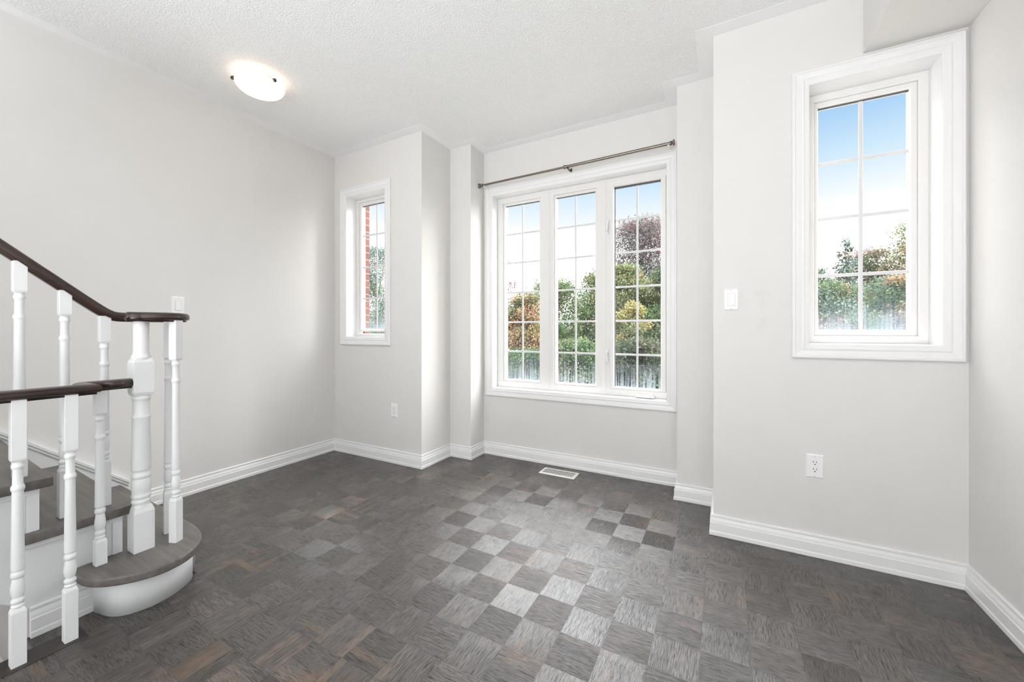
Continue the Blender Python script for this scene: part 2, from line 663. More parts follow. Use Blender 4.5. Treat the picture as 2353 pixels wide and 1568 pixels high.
# ------------------------------------------------------------------ shell
WT = 0.185
b = MB()
ring_wall(b, (XL, XB, 0, H), hole(1), YA, YA + WT)
struct(b.build('wall_far_left', M_WALL))
b = MB()
ring_wall(b, (XC, XD, 0, H), hole(2), YW, YW + WT)
struct(b.build('wall_far', M_WALL))
b = MB()
ring_wall(b, (XE, XR, 0, H), hole(3), YE, YE + WT)
struct(b.build('wall_far_right', M_WALLS))
# stepped corners of the window bay
b = MB()
b.prism([(XB - 0.0005, YA + 0.0005), (XB, YB), (XC, YB), (XC, YW + WT), (XC - 0.12, YW + WT), (XC - 0.12, YB + 0.12), (XB - 0.12, YB + 0.12), (XB - 0.12, YA + WT), (XB - 0.0005, YA + WT)], 0, H)
struct(b.build('wall_bay_left', M_WALL))
b = MB()
b.prism([(XE + 0.0005, YE + 0.0005), (XE + 0.0005, YE + WT), (XE + 0.12, YE + WT), (XE + 0.12, YD + 0.12), (XD + 0.12, YD + 0.12), (XD + 0.12, YW + WT), (XD, YW + WT), (XD, YD), (XE, YD)], 0, H)
struct(b.build('wall_bay_right', M_WALL))
b = MB()
b.box(XL - 0.12, XL, YR, YA + WT, -1.7, H)
struct(b.build('wall_left', M_WALL))
b = MB()
b.box(XR, XR + 0.12, -0.9, YE + WT, 0, H)
b.box(XR, XR + 0.12, YR, -3.3, 0, H)
b.box(XR, XR + 0.12, -3.3, -0.9, 0, 0.35)
b.box(XR, XR + 0.12, -3.3, -0.9, 2.35, H)
struct(b.build('wall_right', M_WALL))
b = MB()
b.box(XL, XR, YR - 0.12, YR, -1.7, H)
struct(b.build('wall_rear', M_WALL))
# boxed bulkhead along the top of the right wall
b = MB()
b.box(0.580, XR, YR, YE, 2.405, H)
struct(b.build('wall_bulkhead', M_WALL, bevel=0.002))
# ceiling
b = MB()
b.prism([(XL, YR), (XR, YR), (XR, YE), (XE, YE), (XE, YD), (XD, YD), (XD, YW), (XC, YW), (XC, YB), (XB, YB), (XB, YA), (XL, YA)], H, H + 0.15)
struct(b.build('ceiling', M_CEIL))
# smooth painted border of the ceiling along the far walls
cb = [(XL, YR), (XL, YA), (XB, YA), (XB, YB), (XC, YB), (XC, YW), (XD, YW), (XD, YD), (XE, YD), (XE, YE), (0.58, YE)]
ib = [(XL + .085, YR), (XL + .085, YA - .085), (XB + .085, YA - .085), (XB + .085, YB - .085), (XC + .085, YB - .085), (XC + .085, YW - .085), (XD - .085, YW - .085), (XD - .085, YD - .085), (XE - .085, YD - .085), (XE - .085, YE - .085), (0.58, YE - .085)]
b = MB()
for i in range(len(cb) - 1):
    q = [cb[i], cb[i + 1], ib[i + 1], ib[i]]
    b.prism(q, H - 0.0015, H)
struct(b.build('trim_1', M_CEILB))
# floor with the stairwell cut-out at the left
OPX, OPY = -2.10, 0.408
b = MB()
b.prism([(OPX, YR), (XR, YR), (XR, YE), (XE, YE), (XE, YD), (XD, YD), (XD, YW), (XC, YW), (XC, YB), (XB, YB), (XB, YA), (XL, YA), (XL, 0.655), (-2.202, 0.655), (-2.202, OPY), (OPX, OPY)], -0.25, 0)
struct(b.build('floor', M_FLOOR))
b = MB()
b.box(OPX - 0.012, -2.018, YR, 0.520, 0.0, 0.0018)
struct(b.build('trim_2', M_NOSE))
# painted wall under the floor edge of the stairwell and its bottom
b = MB()
b.box(XL, -2.202, 0.655, 0.735, -1.7, -0.25)
b.box(-2.202, OPX - 0.001, OPY + 0.001, OPY + 0.08, -1.7, -0.25)
b.box(OPX, OPX + 0.08, YR, OPY, -1.7, -0.25)
struct(b.build('wall_stairwell', M_WALL))
b = MB()
b.box(XL, OPX, YR, 0.655, -1.75, -1.7)
struct(b.build('floor_stairwell', M_NOSE))

# baseboards
BP = [(0, .108), (.006, .108), (.009, .105), (.0095, .098), (.007, .094), (.0085, .089), (.012, .080), (.013, .073), (.013, .069), (.0165, .066), (.0165, .024), (.0195, .019), (.0205, .003), (.0195, 0), (0, 0)]


def baseboard(name, pts, mat_=M_TRIM, start=None, end=None):
    """pts: corner list, room on the right-hand side; start/end: neighbour points used for the mitre"""
    b = MB()
    full = ([start] if start else []) + pts + ([end] if end else [])
    off = 1 if start else 0
    m = len(BP)
    vs = []
    for i in range(off, off + len(pts)):
        p = Vector(full[i])
        d0 = (p - Vector(full[i - 1])).normalized() if i > 0 else None
        d1 = (Vector(full[i + 1]) - p).normalized() if i < len(full) - 1 else None
        if d0 is None: d0 = d1
        if d1 is None: d1 = d0
        n0 = Vector((d0.y, -d0.x)); n1 = Vector((d1.y, -d1.x))
        q = (n0 + n1)
        q = q / max(0.2, q.dot(n0))
        for (d, z) in BP:
            vs.append((p.x + q.x * d, p.y + q.y * d, z))
    fs = []
    for i in range(len(pts) - 1):
        for j in range(m - 1):
            fs.append((i * m + j, i * m + j + 1, (i + 1) * m + j + 1, (i + 1) * m + j))
    fs.append(tuple(range(m)))
    fs.append(tuple(range(len(pts) * m - 1, (len(pts) - 1) * m - 1, -1)))
    b.add(vs, fs)
    return struct(b.build(name, mat_))


baseboard('baseboard_left', [(XL, 0.982), (XL, YA)], end=(XB, YA))
baseboard('baseboard_far_left', [(XL, YA), (XB, YA)], start=(XL, 0), end=(XB, YB))
baseboard('baseboard_bay_left', [(XB, YA), (XB, YB), (XC, YB), (XC, YW)], start=(XL, YA), end=(XD, YW))
baseboard('baseboard_far', [(XC, YW), (XD, YW)], start=(XC, YB), end=(XD, YD))
baseboard('baseboard_bay_right', [(XD, YW), (XD, YD), (XE, YD), (XE, YE)], start=(XC, YW), end=(XR, YE))
baseboard('baseboard_far_right', [(XE, YE), (XR, YE)], start=(XE, YD), end=(XR, 0))
baseboard('baseboard_right', [(XR, YE), (XR, YR)], start=(XE, YE))
baseboard('baseboard_stair', [(-2.2, 0.417), (-2.2, 0.60)])

# brick face of the house outside the windows
b = MB()
ring_wall(b, (XL - 0.3, XB - 0.1, -1.5, 3.0), (-2.985, -2.50, 0.96, 2.36), YA + WT, YA + WT + 0.055)
ring_wall(b, (XC - 0.2, XD + 0.2, -1.5, 3.0), (-1.86, -0.30, 0.55, 2.40), YW + WT, YW + WT + 0.055)
ring_wall(b, (XE + 0.1, XR + 0.5, -1.5, 3.0), (0.33, 0.88, 0.96, 2.40), YE + WT, YE + WT + 0.055)
struct(b.build('wall_exterior', M_BRICK))

# ------------------------------------------------------------------ windows
CASE = [(0, 0), (0, .015), (.005, .020), (.013, .020), (.016, .0155), (.026, .0145), (.040, .0115), (.0435, .0135), (.048, .0145), (.052, .0115), (.062, .0095), (.068, .0085), (.0718, .006), (.0718, -.0008)]


def bars(b, x, zs, rect, y, w, d):
    x0, x1, z0, z1 = rect
    b.box(x - w / 2, x + w / 2, y - d, y, z0, z1)
    for z in zs:
        b.box(x0, x1, y - d * 0.96, y, z - w / 2, z + w / 2)


def glass_unit(win, sash_rect, glass_rect, ysash, yglass, ymunt, mx, mzs, mw, gmat, name='sash', gasket=True):
    """sash ring with its pane, grille and gasket as sub-parts"""
    b = MB()
    ins = glass_rect[0] - sash_rect[0]
    x0, x1, z0, z1 = sash_rect
    g0, g1, h0, h1 = glass_rect
    vs = []
    for (r, y) in ((sash_rect, yglass + .02), (sash_rect, ysash), (inner(sash_rect, .003), ysash - .003)):
        vs += [(r[0], y, r[2]), (r[1], y, r[2]), (r[1], y, r[3]), (r[0], y, r[3])]
    for (r, y) in ((inner(glass_rect, -.004), ysash - .003), (glass_rect, ysash + .004), (glass_rect, yglass + .02)):
        vs += [(r[0], y, r[2]), (r[1], y, r[2]), (r[1], y, r[3]), (r[0], y, r[3])]
    fs = []
    for k in range(5):
        for i in range(4):
            j = (i + 1) % 4
            fs.append((k * 4 + i, k * 4 + j, k * 4 + 4 + j, k * 4 + 4 + i))
    b.add(vs, fs)
    sash = b.build(name, M_VINYL, win)
    b = MB()
    b.box(g0, g1, yglass, yglass + .004, h0, h1)
    p = b.build('pane', gmat, None)
    p.parent = sash
    b = MB()
    bars(b, mx, mzs, glass_rect, ymunt, mw, .006)
    p = b.build('grille', M_GRID, None, bevel=0.0015)
    p.parent = sash
    if gasket:
        b = MB()
        b.box(g0, g1, yglass - .009, yglass - .001, h1 - .006, h1)
        if gasket == 2:
            b.box(g0, g0 + .006, yglass - .009, yglass - .001, h0, h1 - .006)
            b.box(g0, g1, yglass - .009, yglass - .001, h1 - .013, h1 - .0065)
        p = b.build('gasket', M_GASKET, None)
        p.parent = sash
    return sash


def window_base(n):
    w = WIN[n]
    r, y, dp = w['rect'], w['y'], w['depth']
    win = thing('window_%d' % n, (0, 0, 0), kind='structure')
    win.pop('_o')
    b = MB()
    b.frame(r, y, CASE)
    b.build('casing', M_TRIM, win)
    ir = inner(r, CW)
    b = MB()
    b.frame(inner(ir, -.013), y, [(0, -.001), (.013, -.001), (.013, -dp - .05), (0, -dp - .05)])
    b.build('jamb', M_TRIM, win)
    return win, ir, y + dp


# window 1 : narrow window at the far left
win, ir, yf = window_base(1)
sr = (-2.976, -2.556, 1.097, 2.288)
b = MB(); b.frame(ir, yf, [(0, 0), (.008, .003), (sr[0] - ir[0] - .003, .003), (sr[0] - ir[0], .0), (sr[0] - ir[0], -.05)])
b.build('frame', M_VINYL, win)
gr = (-2.948, -2.585, 1.122, 2.262)
glass_unit(win, sr, gr, yf + .012, yf + .035, yf + .033, -2.768, [1.986, 1.691, 1.403], .015, m_glass('misted_glass_left', 1.12, 2.26, 3.0, 1.0, 0.5))

# window 2 : wide three-light window in the bay
win, ir, yf = window_base(2)
zs0, zs1 = 0.648, 2.255
S = [(-1.757, -1.380, zs0, zs1), (-1.262, -0.890, zs0, zs1), (-0.782, -0.368, 0.640, 2.262)]
G = [(-1.735, -1.398, .668, 2.236), (-1.243, -0.906, .666, 2.234), (-0.752, -0.405, .664, 2.238)]
MX = [-1.568, -1.075, -0.579]
MZ = [1.977, 1.716, 1.448, 1.182, .919]
b = MB()
x0, x1, z0, z1 = ir
for (a, c, lo, hi) in ((x0, x1, z0, zs0), (x0, x1, zs1, z1)):
    b.box(a, c, yf, yf + .06, lo, hi)
for (a, c) in ((x0, S[0][0]), (S[2][1], x1)):
    b.box(a, c, yf + .0002, yf + .06, zs0, zs1)
wf = b.build('frame', M_VINYL, win, bevel=0.003)
for (cx, cz) in ((-1.776, 2.236), (-1.56, 2.276), (-1.235, 2.276), (-0.98, 2.277), (-0.55, 2.280), (-1.776, 2.06), (-0.395, 0.620), (-1.776, 0.62)):
    b = MB()
    b.lathe([(.0048, -.0004), (.0045, -.0014)], (cx, yf, cz), 14, 'y')
    q = b.build('screw_cap', M_REG, None)
    q.parent = wf
for (a, c) in ((S[0][1], S[1][0]), (S[1][1], S[2][0])):
    mid = (a + c) / 2
    b = MB()
    b.box(a, c, yf - .001, yf + .06, z0, z1)
    b.box(mid - .018, mid + .018, yf - .007, yf, z0, z1)
    b.box(mid - .026, mid + .026, yf - .004, yf, z0 + .001, z1 - .001)
    b.build('mullion', M_VINYL, win, bevel=0.002)
for k in range(3):
    ys = yf + .012 if k < 2 else yf - .006
    yg = yf + .034 if k < 2 else yf + .03
    if k == 2:
        ss = (S[k][0], S[k][1], zs0 + .001, zs1 - .001)
    else:
        ss = S[k]
    sash = glass_unit(win, ss, G[k], ys, yg, yg - .002, MX[k], MZ, .0155,
                      m_glass('misted_glass_bay_%s' % 'abc'[k], .66, 2.24, 11.0 * k + 1, (1.0, 0.85, 0.9)[k], (.6, .9, .9)[k]), gasket=2 if k == 2 else 1)
# casement lock levers on the right mullion and the crank at the sill
for zc, dz in ((1.90, 1), (0.92, -1)):
    xx = -0.805
    b = MB()
    b.box(xx - .009, xx + .009, yf - .012, yf - .006, zc - .035, zc + .035)
    hnd = b.build('lock_plate', M_PLATE, win, bevel=.002)
    b = MB()
    b.sweep([(xx + .002, yf - .018, zc - .02 * dz), (xx + .003, yf - .024, zc + .03 * dz), (xx + .010, yf - .03, zc + .075 * dz)], [(-.005, -.004), (.005, -.004), (.005, .004), (-.005, .004)])
    lv = b.build('lever', M_PLATE, None)
    lv.parent = hnd
b = MB()
b.box(-0.585, -0.445, yf - .045, yf - .001, .601, .617)
ck = b.build('crank_base', M_PLATE, win, bevel=.006)
b = MB()
b.sweep([(-0.575, yf - .048, .622), (-0.53, yf - .056, .621), (-0.47, yf - .05, .624)], [(-.006, -.004), (.006, -.004), (.006, .004), (-.006, .004)])
b.lathe([(.013, .612), (.014, .628), (.010, .636)], (-0.468, yf - .046, 0), 16)
h2 = b.build('crank_handle', M_PLATE, None)
h2.parent = ck

# window 3 : narrow window at the far right
win, ir, yf = window_base(3)
sr = (0.416, 0.800, 1.090, 2.276)
b = MB(); b.frame((ir[0], ir[1], ir[2], ir[3]), yf, [(0, 0), (.006, .003), (.034, .003), (.038, .0), (.038, -.05)])
b.build('frame', M_VINYL, win)
gr = (0.432, 0.778, 1.110, 2.252)
glass_unit(win, (0.415, .805, 1.08, 2.278), gr, yf + .010, yf + .032, yf + .030, 0.604, [1.963, 1.680, 1.387], .0165, m_glass('misted_glass_right', 1.11, 2.25, 40.0, 1.15, 0.35))

# ------------------------------------------------------------------ curtain rod
rod = thing('curtain_rod', (-1.09, 2.923, 2.40), 'bronze telescoping curtain rod with round finials above the triple window', 'curtain rod')
ZL, ZM, ZR = 2.392, 2.400, 2.412


def tube(name, p0, p1, r, m, parent, n=20):
    b = MB()
    a, c = Vector(p0), Vector(p1)
    d = (c - a)
    ax = d.normalized()
    u = ax.orthogonal().normalized()
    w = ax.cross(u)
    vs = []
    for q in (a, c):
        for i in range(n):
            t = 2 * math.pi * i / n
            vs.append(q + u * (r * math.cos(t)) + w * (r * math.sin(t)))
    fs = [(i, (i + 1) % n, n + (i + 1) % n, n + i) for i in range(n)]
    b.add(vs, fs, True)
    b.add(vs, [tuple(range(n - 1, -1, -1)), tuple(range(n, 2 * n))])
    return b.build(name, m, parent)


YRD = 2.923
tube('inner_tube', (-1.872, YRD, ZL), (-1.09, YRD, ZM), .0085, M_ROD, rod)
tube('outer_tube', (-1.09, YRD, ZM), (-0.315, YRD, ZR), .0110, M_ROD, rod)
b = MB(); b.lathe([(.0095, -.020), (.0150, -.018), (.0160, -.010), (.0135, -.006), (.0135, .006), (.0125, .010)], (-1.09, YRD, ZM), 20, 'x')
b.build('collar', M_ROD, rod)
fin = [(.009, 0), (.014, .002), (.0155, .008), (.0155, .018), (.012, .022), (.010, .026), (.011, .029), (.018, .033), (.0215, .040), (.0215, .046), (.017, .051), (.007, .053)]
b = MB(); b.lathe([(r, -h * .8) for r, h in fin], (-1.868, YRD, ZL), 24, 'x'); b.build('finial', M_ROD, rod)
b = MB(); b.lathe([(r, h * .62) for r, h in fin], (-0.325, YRD, ZR), 24, 'x'); b.build('finial', M_ROD, rod)
for x, z, m in ((-1.852, ZL, M_PLATE), (-1.075, ZM, M_CLIP), (-0.333, ZR, M_PLATE)):
    b = MB()
    b.box(x - .008, x + .008, YW - .003, YW, z - .034, z + .012)
    b.box(x - .006, x + .006, YRD, YW - .002, z - .016, z - .0115)
    b.box(x - .006, x + .006, YRD - .012, YRD + .012, z - .0145, z - .0105)
    br = b.build('bracket', m, rod, bevel=.0008)
    for dz in (-.026, -.006):
        b = MB()
        b.lathe([(.0028, -.0042), (.0022, -.0048)], (x, YW, z + dz), 10, 'y')
        s_ = b.build('screw', M_CLIP, None)
        s_.parent = br
        s_.location = -Vector(rod['_o']) + Vector(rod['_o'])

# ------------------------------------------------------------------ electrical plates


def loc_part(b, name, m, parent, bevel=0.0):
    o = b.build(name, m, None, bevel)
    o.parent = parent
    return o


def plate(b, w=.070, h=.115, t=.006):
    """bevelled cover plate, local frame: x right, z up, front towards -y"""
    vs = []
    for (a, c, y) in ((w / 2, h / 2, 0), (w / 2, h / 2, -.002), (w / 2 - .005, h / 2 - .005, -t)):
        vs += [(-a, y, -c), (a, y, -c), (a, y, c), (-a, y, c)]
    fs = [(8, 9, 10, 11), (3, 2, 1, 0)]
    for k in range(2):
        for i in range(4):
            j = (i + 1) % 4
            fs.append((k * 4 + i, k * 4 + j, k * 4 + 4 + j, k * 4 + 4 + i))
    b.add(vs, fs)


def switch(loc, rz, label):
    o = bpy.data.objects.new('light_switch', None)
    C.objects.link(o)
    o.location = loc
    o.rotation_euler = (0, 0, rz)
    tag(o, label, 'light switch')
    b = MB(); plate(b); p = loc_part(b, 'cover_plate', M_PLATE, o)
    b = MB(); b.frame((-.0172, .0172, -.0335, .0335), -.006, [(0, 0), (0, .0006), (.0016, .0006), (.0016, 0)]); loc_part(b, 'rocker_gap', M_SCREW, o)
    b = MB()
    vs = [(-.0155, -.006, -.0315), (.0155, -.006, -.0315), (.0155, -.006, .0315), (-.0155, -.006, .0315),
          (-.0155, -.0115, -.0315), (.0155, -.0115, -.0315), (.0155, -.0085, .0), (-.0155, -.0085, .0), (.0155, -.0072, .0315), (-.0155, -.0072, .0315)]
    b.add(vs, [(0, 1, 2, 3), (4, 7, 6, 5), (7, 9, 8, 6), (0, 4, 5, 1), (3, 2, 8, 9), (0, 3, 9, 7, 4), (1, 5, 6, 8, 2)])
    loc_part(b, 'rocker', M_ROCK, o)
    for z in (-.0485, .0485):
        b = MB(); b.lathe([(.0032, -.0058), (.0028, -.0068)], (0, 0, z), 12, 'y'); loc_part(b, 'screw', M_SCREW, o)
    return o


def outlet(loc, rz, label):
    o = bpy.data.objects.new('wall_outlet', None)
    C.objects.link(o)
    o.location = loc
    o.rotation_euler = (0, 0, rz)
    tag(o, label, 'outlet')
    b = MB(); plate(b); loc_part(b, 'cover_plate', M_PLATE, o)
    b = MB(); b.box(-.0165, .0165, -.0078, -.005, -.0335, .0335); rc = loc_part(b, 'receptacle', M_ROCK, o, .001)
    for zc in (.0175, -.0175):
        for (x0, h) in ((-.0063, .0085), (.0063, .0068)):
            b = MB(); b.box(x0 - .0012, x0 + .0012, -.0082, -.0076, zc + .004 - h / 2, zc + .004 + h / 2)
            q = loc_part(b, 'slot', M_DARK, rc)
        b = MB(); b.lathe([(.0027, -.0076), (.0027, -.0082)], (0, 0, zc - .0075), 14, 'y')
        q = loc_part(b, 'ground_hole', M_DARK, rc)
    for z in (-.0485, .0485):
        b = MB(); b.lathe([(.0032, -.0058), (.0028, -.0068)], (0, 0, z), 12, 'y'); loc_part(b, 'screw', M_SCREW, o)
    return o


switch((0.0405, YE, 1.272), 0, 'white rocker light switch on the wall between the bay and the right-hand window')
switch((XL, 1.230, 1.273), R90, 'white rocker light switch on the left wall just above the end of the handrail')
outlet((0.398, YE, 0.4405), 0, 'white double outlet low on the wall under the right-hand window')
outlet((-2.420, YA, 0.4385), 0, 'white double outlet low on the wall under the small left window')

# ------------------------------------------------------------------ floor register
reg = thing('floor_register', (-1.117, 2.845, 0), 'cream metal floor register with pierced grille in front of the bay baseboard', 'floor vent')
rx0, rx1, ry0, ry1 = -1.262, -0.974, 2.776, 2.914
b = MB()
vs = []
for (a, z) in ((0, 0), (0, .002), (.008, .005), (.022, .005), (.022, .0008)):
    vs += [(rx0 + a, ry0 + a, z), (rx1 - a, ry0 + a, z), (rx1 - a, ry1 - a, z), (rx0 + a, ry1 - a, z)]
fs = []
for k in range(4):
    for i in range(4):
        j = (i + 1) % 4
        fs.append((k * 4 + i, k * 4 + j, k * 4 + 4 + j, k * 4 + 4 + i))
b.add(vs, fs)
b.build('frame', M_REG, reg)
b = MB(); b.box(rx0 + .02, rx1 - .02, ry0 + .02, ry1 - .02, .0004, .0009); b.build('duct_shade_sheet', M_SHADOW, reg)  # flat black sheet on the solid floor, painted as the duct's shade
b = MB()
ax0, ax1, ay0, ay1 = rx0 + .021, rx1 - .021, ry0 + .021, ry1 - .021
nx, ny = 10, 4
px, py = (ax1 - ax0) / nx, (ay1 - ay0) / ny


def flat_bar(b, p, q, w, z0, z1):
    d = Vector((q[0] - p[0], q[1] - p[1])).normalized()
    n = Vector((-d.y, d.x)) * (w / 2)
    b.prism([(p[0] + n.x, p[1] + n.y), (p[0] - n.x, p[1] - n.y), (q[0] - n.x, q[1] - n.y), (q[0] + n.x, q[1] + n.y)], z0, z1)


for i in range(nx):
    for j in range(ny):
        cx, cy = ax0 + (i + .5) * px, ay0 + (j + .5) * py
        s_ = 1 if (i + j) % 2 else -1
        # scrolled leaf: two short arcs per cell
        pts = [(cx + s_ * px * (-.5 + .25 * k), cy + py * (.5 * math.sin((k / 4 - .5) * math.pi))) for k in range(5)]
        for k in range(4):
            flat_bar(b, pts[k], pts[k + 1], .0040, .0032, .0048)
for j in range(1, ny):
    flat_bar(b, (ax0, ay0 + j * py), (ax1, ay0 + j * py), .0038, .003, .0046)
for i in range(1, nx):
    flat_bar(b, (ax0 + i * px, ay0), (ax0 + i * px, ay1), .0030, .003, .0044)
b.build('grille', M_REG, reg)

# ------------------------------------------------------------------ ceiling light
LX, LY, LR = -2.590, 1.430, 0.136
lamp = thing('ceiling_light', (LX, LY, H), 'lit frosted glass bowl ceiling light held by bronze clips', 'ceiling light')
b = MB()
prof = []
for k in range(13):
    a = k / 12 * math.radians(82)
    prof.append((max(.003, LR * math.sin(math.radians(82) - a) / math.sin(math.radians(82))), 2.660 - .052 * (1 - ((1 - k / 12)) ** 2)))
prof = [(LR - .006, 2.664), (LR, 2.662)] + prof[1:]
b.lathe(prof, (LX, LY, 0), 48)
b.build('glass_shade', M_SHADE, lamp)
b = MB(); b.lathe([(.075, 2.668), (.080, H - .0005)], (LX, LY, 0), 32); b.build('ceiling_pan', M_PLATE, lamp)
for k in range(3):
    a = math.radians(4.0 + 120 * k)
    cx, cy = LX + (LR + .007) * math.cos(a), LY + (LR + .007) * math.sin(a)
    b = MB()
    b.lathe([(.003, 2.650), (.0085, 2.653), (.010, 2.660), (.0085, 2.668), (.003, 2.671)], (cx, cy, 0), 14)
    dx, dy = math.cos(a), math.sin(a)
    flat_bar(b, (cx, cy), (LX + .05 * dx, LY + .05 * dy), .007, 2.669, 2.673)
    b.build('clip', M_CLIP, lamp)

# ------------------------------------------------------------------ staircase
RI, RUN = 0.19, 0.224
NT_ = 8
st = thing('staircase', (-2.68, 0.3, 0), 'staircase with dark wood treads and white risers climbing along the left wall', 'staircase')
SX = -2.20                       # face of the open stringer
SKX = XL + 0.020                 # face of the wall skirt


def front(k):
    return 0.690 - RUN * (k - 2), 0.728 - RUN * (k - 2)      # nosing line: open side, wall side


TT = 0.034
bull = [(SKX, 0.945), (-2.40, 0.925), (-2.24, 0.918), (-2.15, 0.910), (-2.075, 0.893), (-2.020, 0.868), (-1.970, 0.828), (-1.935, 0.780), (-1.920, 0.725), (-1.922, 0.680),
        (-1.945, 0.625), (-1.985, 0.575), (-2.030, 0.541), (-2.075, 0.523), (-2.12, 0.516), (-2.19, 0.516), (-2.199, 0.530), (-2.199, 0.625), (SKX, 0.665)]


def smooth_loop(pts, i0, i1, sub=4):
    """Catmull-Rom resampling of the curved stretch i0..i1"""
    out = list(pts[:i0])
    for i in range(i0, i1):
        p0, p1, p2, p3 = [Vector(pts[j]) for j in (max(i - 1, 0), i, i + 1, min(i + 2, len(pts) - 1))]
        for s in range(sub):
            t = s / sub
            q = 0.5 * ((2 * p1) + (p2 - p0) * t + (2 * p0 - 5 * p1 + 4 * p2 - p3) * t * t + (3 * p1 - p0 - 3 * p2 + p3) * t ** 3)
            out.append((q.x, q.y))
    out += list(pts[i1:])
    return out


def rounded_slab(b, poly, z0, z1, r=.010):
    """slab whose edge is rolled over: inset rings top and bottom"""
    n = len(poly)
    P = [Vector(p) for p in poly]
    nor = []
    for i in range(n):
        a = (P[i] - P[i - 1]).normalized(); c = (P[(i + 1) % n] - P[i]).normalized()
        q = Vector((-a.y - c.y, a.x + c.x))
        q = q / max(.5, q.length * 1.0) if q.length > 1e-6 else q
        nor.append(q)
    ar = sum(P[i].x * P[(i + 1) % n].y - P[(i + 1) % n].x * P[i].y for i in range(n))
    sg = 1 if ar > 0 else -1
    rings = []
    for k in range(5):
        a = k / 4 * math.pi / 2
        rings.append((r * (1 - math.sin(a)), z0 + r * (1 - math.cos(a))))
    for k in range(5):
        a = k / 4 * math.pi / 2
        rings.append((r * (1 - math.cos(a)), z1 - r * (1 - math.sin(a))))
    vs = []
    for d, z in rings:
        for i in range(n):
            q = P[i] + nor[i] * (d * sg)
            vs.append((q.x, q.y, z))
    fs = []
    m = len(rings)
    for k in range(m - 1):
        for i in range(n):
            j = (i + 1) % n
            fs.append((k * n + i, k * n + j, (k + 1) * n + j, (k + 1) * n + i))
    b.add(vs, fs, True)
    bb = len(b.v) - m * n
    b.f.append([bb + i for i in range(n - 1, -1, -1)]); b.sm.append(False)
    b.f.append([bb + (m - 1) * n + i for i in range(n)]); b.sm.append(False)


b = MB()
rounded_slab(b, smooth_loop(bull, 2, 15), RI - TT, RI, .008)
t1 = b.build('tread', M_TREAD, st)
t1['label'] = 'bottom tread with a rounded bullnose end'
base = [(SKX, 0.915), (-2.22, 0.893), (-2.15, 0.885), (-2.095, 0.866), (-2.058, 0.832), (-2.028, 0.780), (-2.013, 0.715), (-2.022, 0.665), (-2.045, 0.622), (-2.085, 0.594), (-2.14, 0.581), (-2.19, 0.580), (-2.20, 0.66), (SKX, 0.66)]
b = MB()
b.prism(smooth_loop(base, 1, 11), 0, RI - TT, smooth=True)
t1 = b.build('riser', M_STAIRW, st)
t1['label'] = 'white curved riser of the bullnose step'
for k in range(2, NT_ + 1):
    fo, fw = front(k)
    bo, bw = front(k + 1)
    b = MB()
    poly = [(SKX, fw), (-2.163, fo), (-2.163, bo - .072), (-2.187, bo - .072), (-2.187, bo - .028), (SKX, bw - .028)]
    rounded_slab(b, poly, RI * k - TT, RI * k, .004)
    b.build('tread', M_TREAD, st)
    b = MB()
    b.prism([(SKX, fw - .030), (SX, fo - .028), (SX, fo - .046), (SKX, fw - .048)], RI * (k - 1), RI * k - TT)
    b.build('riser', M_STAIRW, st)
# open-side panel: saw-tooth under the treads, sloping lower edge over the stairwell
top = []
for k in range(2, NT_ + 1):
    r0 = front(k)[0] - .030
    r1 = front(k + 1)[0] - .030
    top += [(r0, RI * k - TT), (r1, RI * k - TT)]
ye = top[-1][0]
poly = [(0.662, 0.0)] + [(0.662, RI * 2 - TT)] + top[1:] + [(ye, 0.098 + .875 * (0.421 - ye)), (0.421, 0.098), (0.421, 0.0)]
b = MB()
b.prism(poly, SX - .018, SX, axis='x')
b.build('stringer_panel', M_STAIRW, st)
b = MB()
for k in range(2, NT_ + 1):
    r0 = front(k)[0] - .028
    r1 = front(k + 1)[0] - .028
    z = RI * k - TT
    b.box(SX, SX + .018, r1 - .04, r0, z - .012, z)
    b.box(SX, SX + .012, r1 - .04, r0, z - .024, z - .012)
    b.box(SX, SX + .012, r0 - .030, r0, RI * (k - 1) + (0 if k > 2 else 0), z - .024)
    b.box(SX, SX + .007, r0 - .048, r0 - .030, RI * (k - 1), z - .024)
b.build('tread_moulding', M_STAIRW, st, bevel=.0015)
# wall skirt with its cap
sl = 0.847
ys0, zs_ = 0.981, 0.207
ye2 = -0.95
poly = [(ys0, 0), (ys0, zs_), (ye2, zs_ + sl * (ys0 - ye2)), (ye2, zs_ + sl * (ys0 - ye2) - .62), (0.30, -0.15), (0.655, -0.25), (0.655, 0.0)]
b = MB()
b.prism(poly, XL, SKX, axis='x')
b.build('wall_skirt', M_STAIRW, st)
b = MB()
hh = .036
b.prism([(ys0, zs_ - hh), (ys0, zs_), (ye2, zs_ + sl * (ys0 - ye2)), (ye2, zs_ + sl * (ys0 - ye2) - hh)], SKX, SKX + .008, axis='x')
b.prism([(ys0, zs_ - hh * .55), (ys0, zs_), (ye2, zs_ + sl * (ys0 - ye2)), (ye2, zs_ + sl * (ys0 - ye2) - hh * .55)], SKX + .008, SKX + .013, axis='x')
b.build('skirt_cap', M_STAIRW, st, bevel=.002)
# skirt of the flight going down, on the stairwell's outer wall
b = MB()
b.prism([(0.645, -0.935), (0.40, -0.19), (0.0, -0.19), (0.0, -1.6), (0.645, -1.6)], XL, XL + .02, axis='x')
b.build('lower_skirt', M_STAIRW, st)

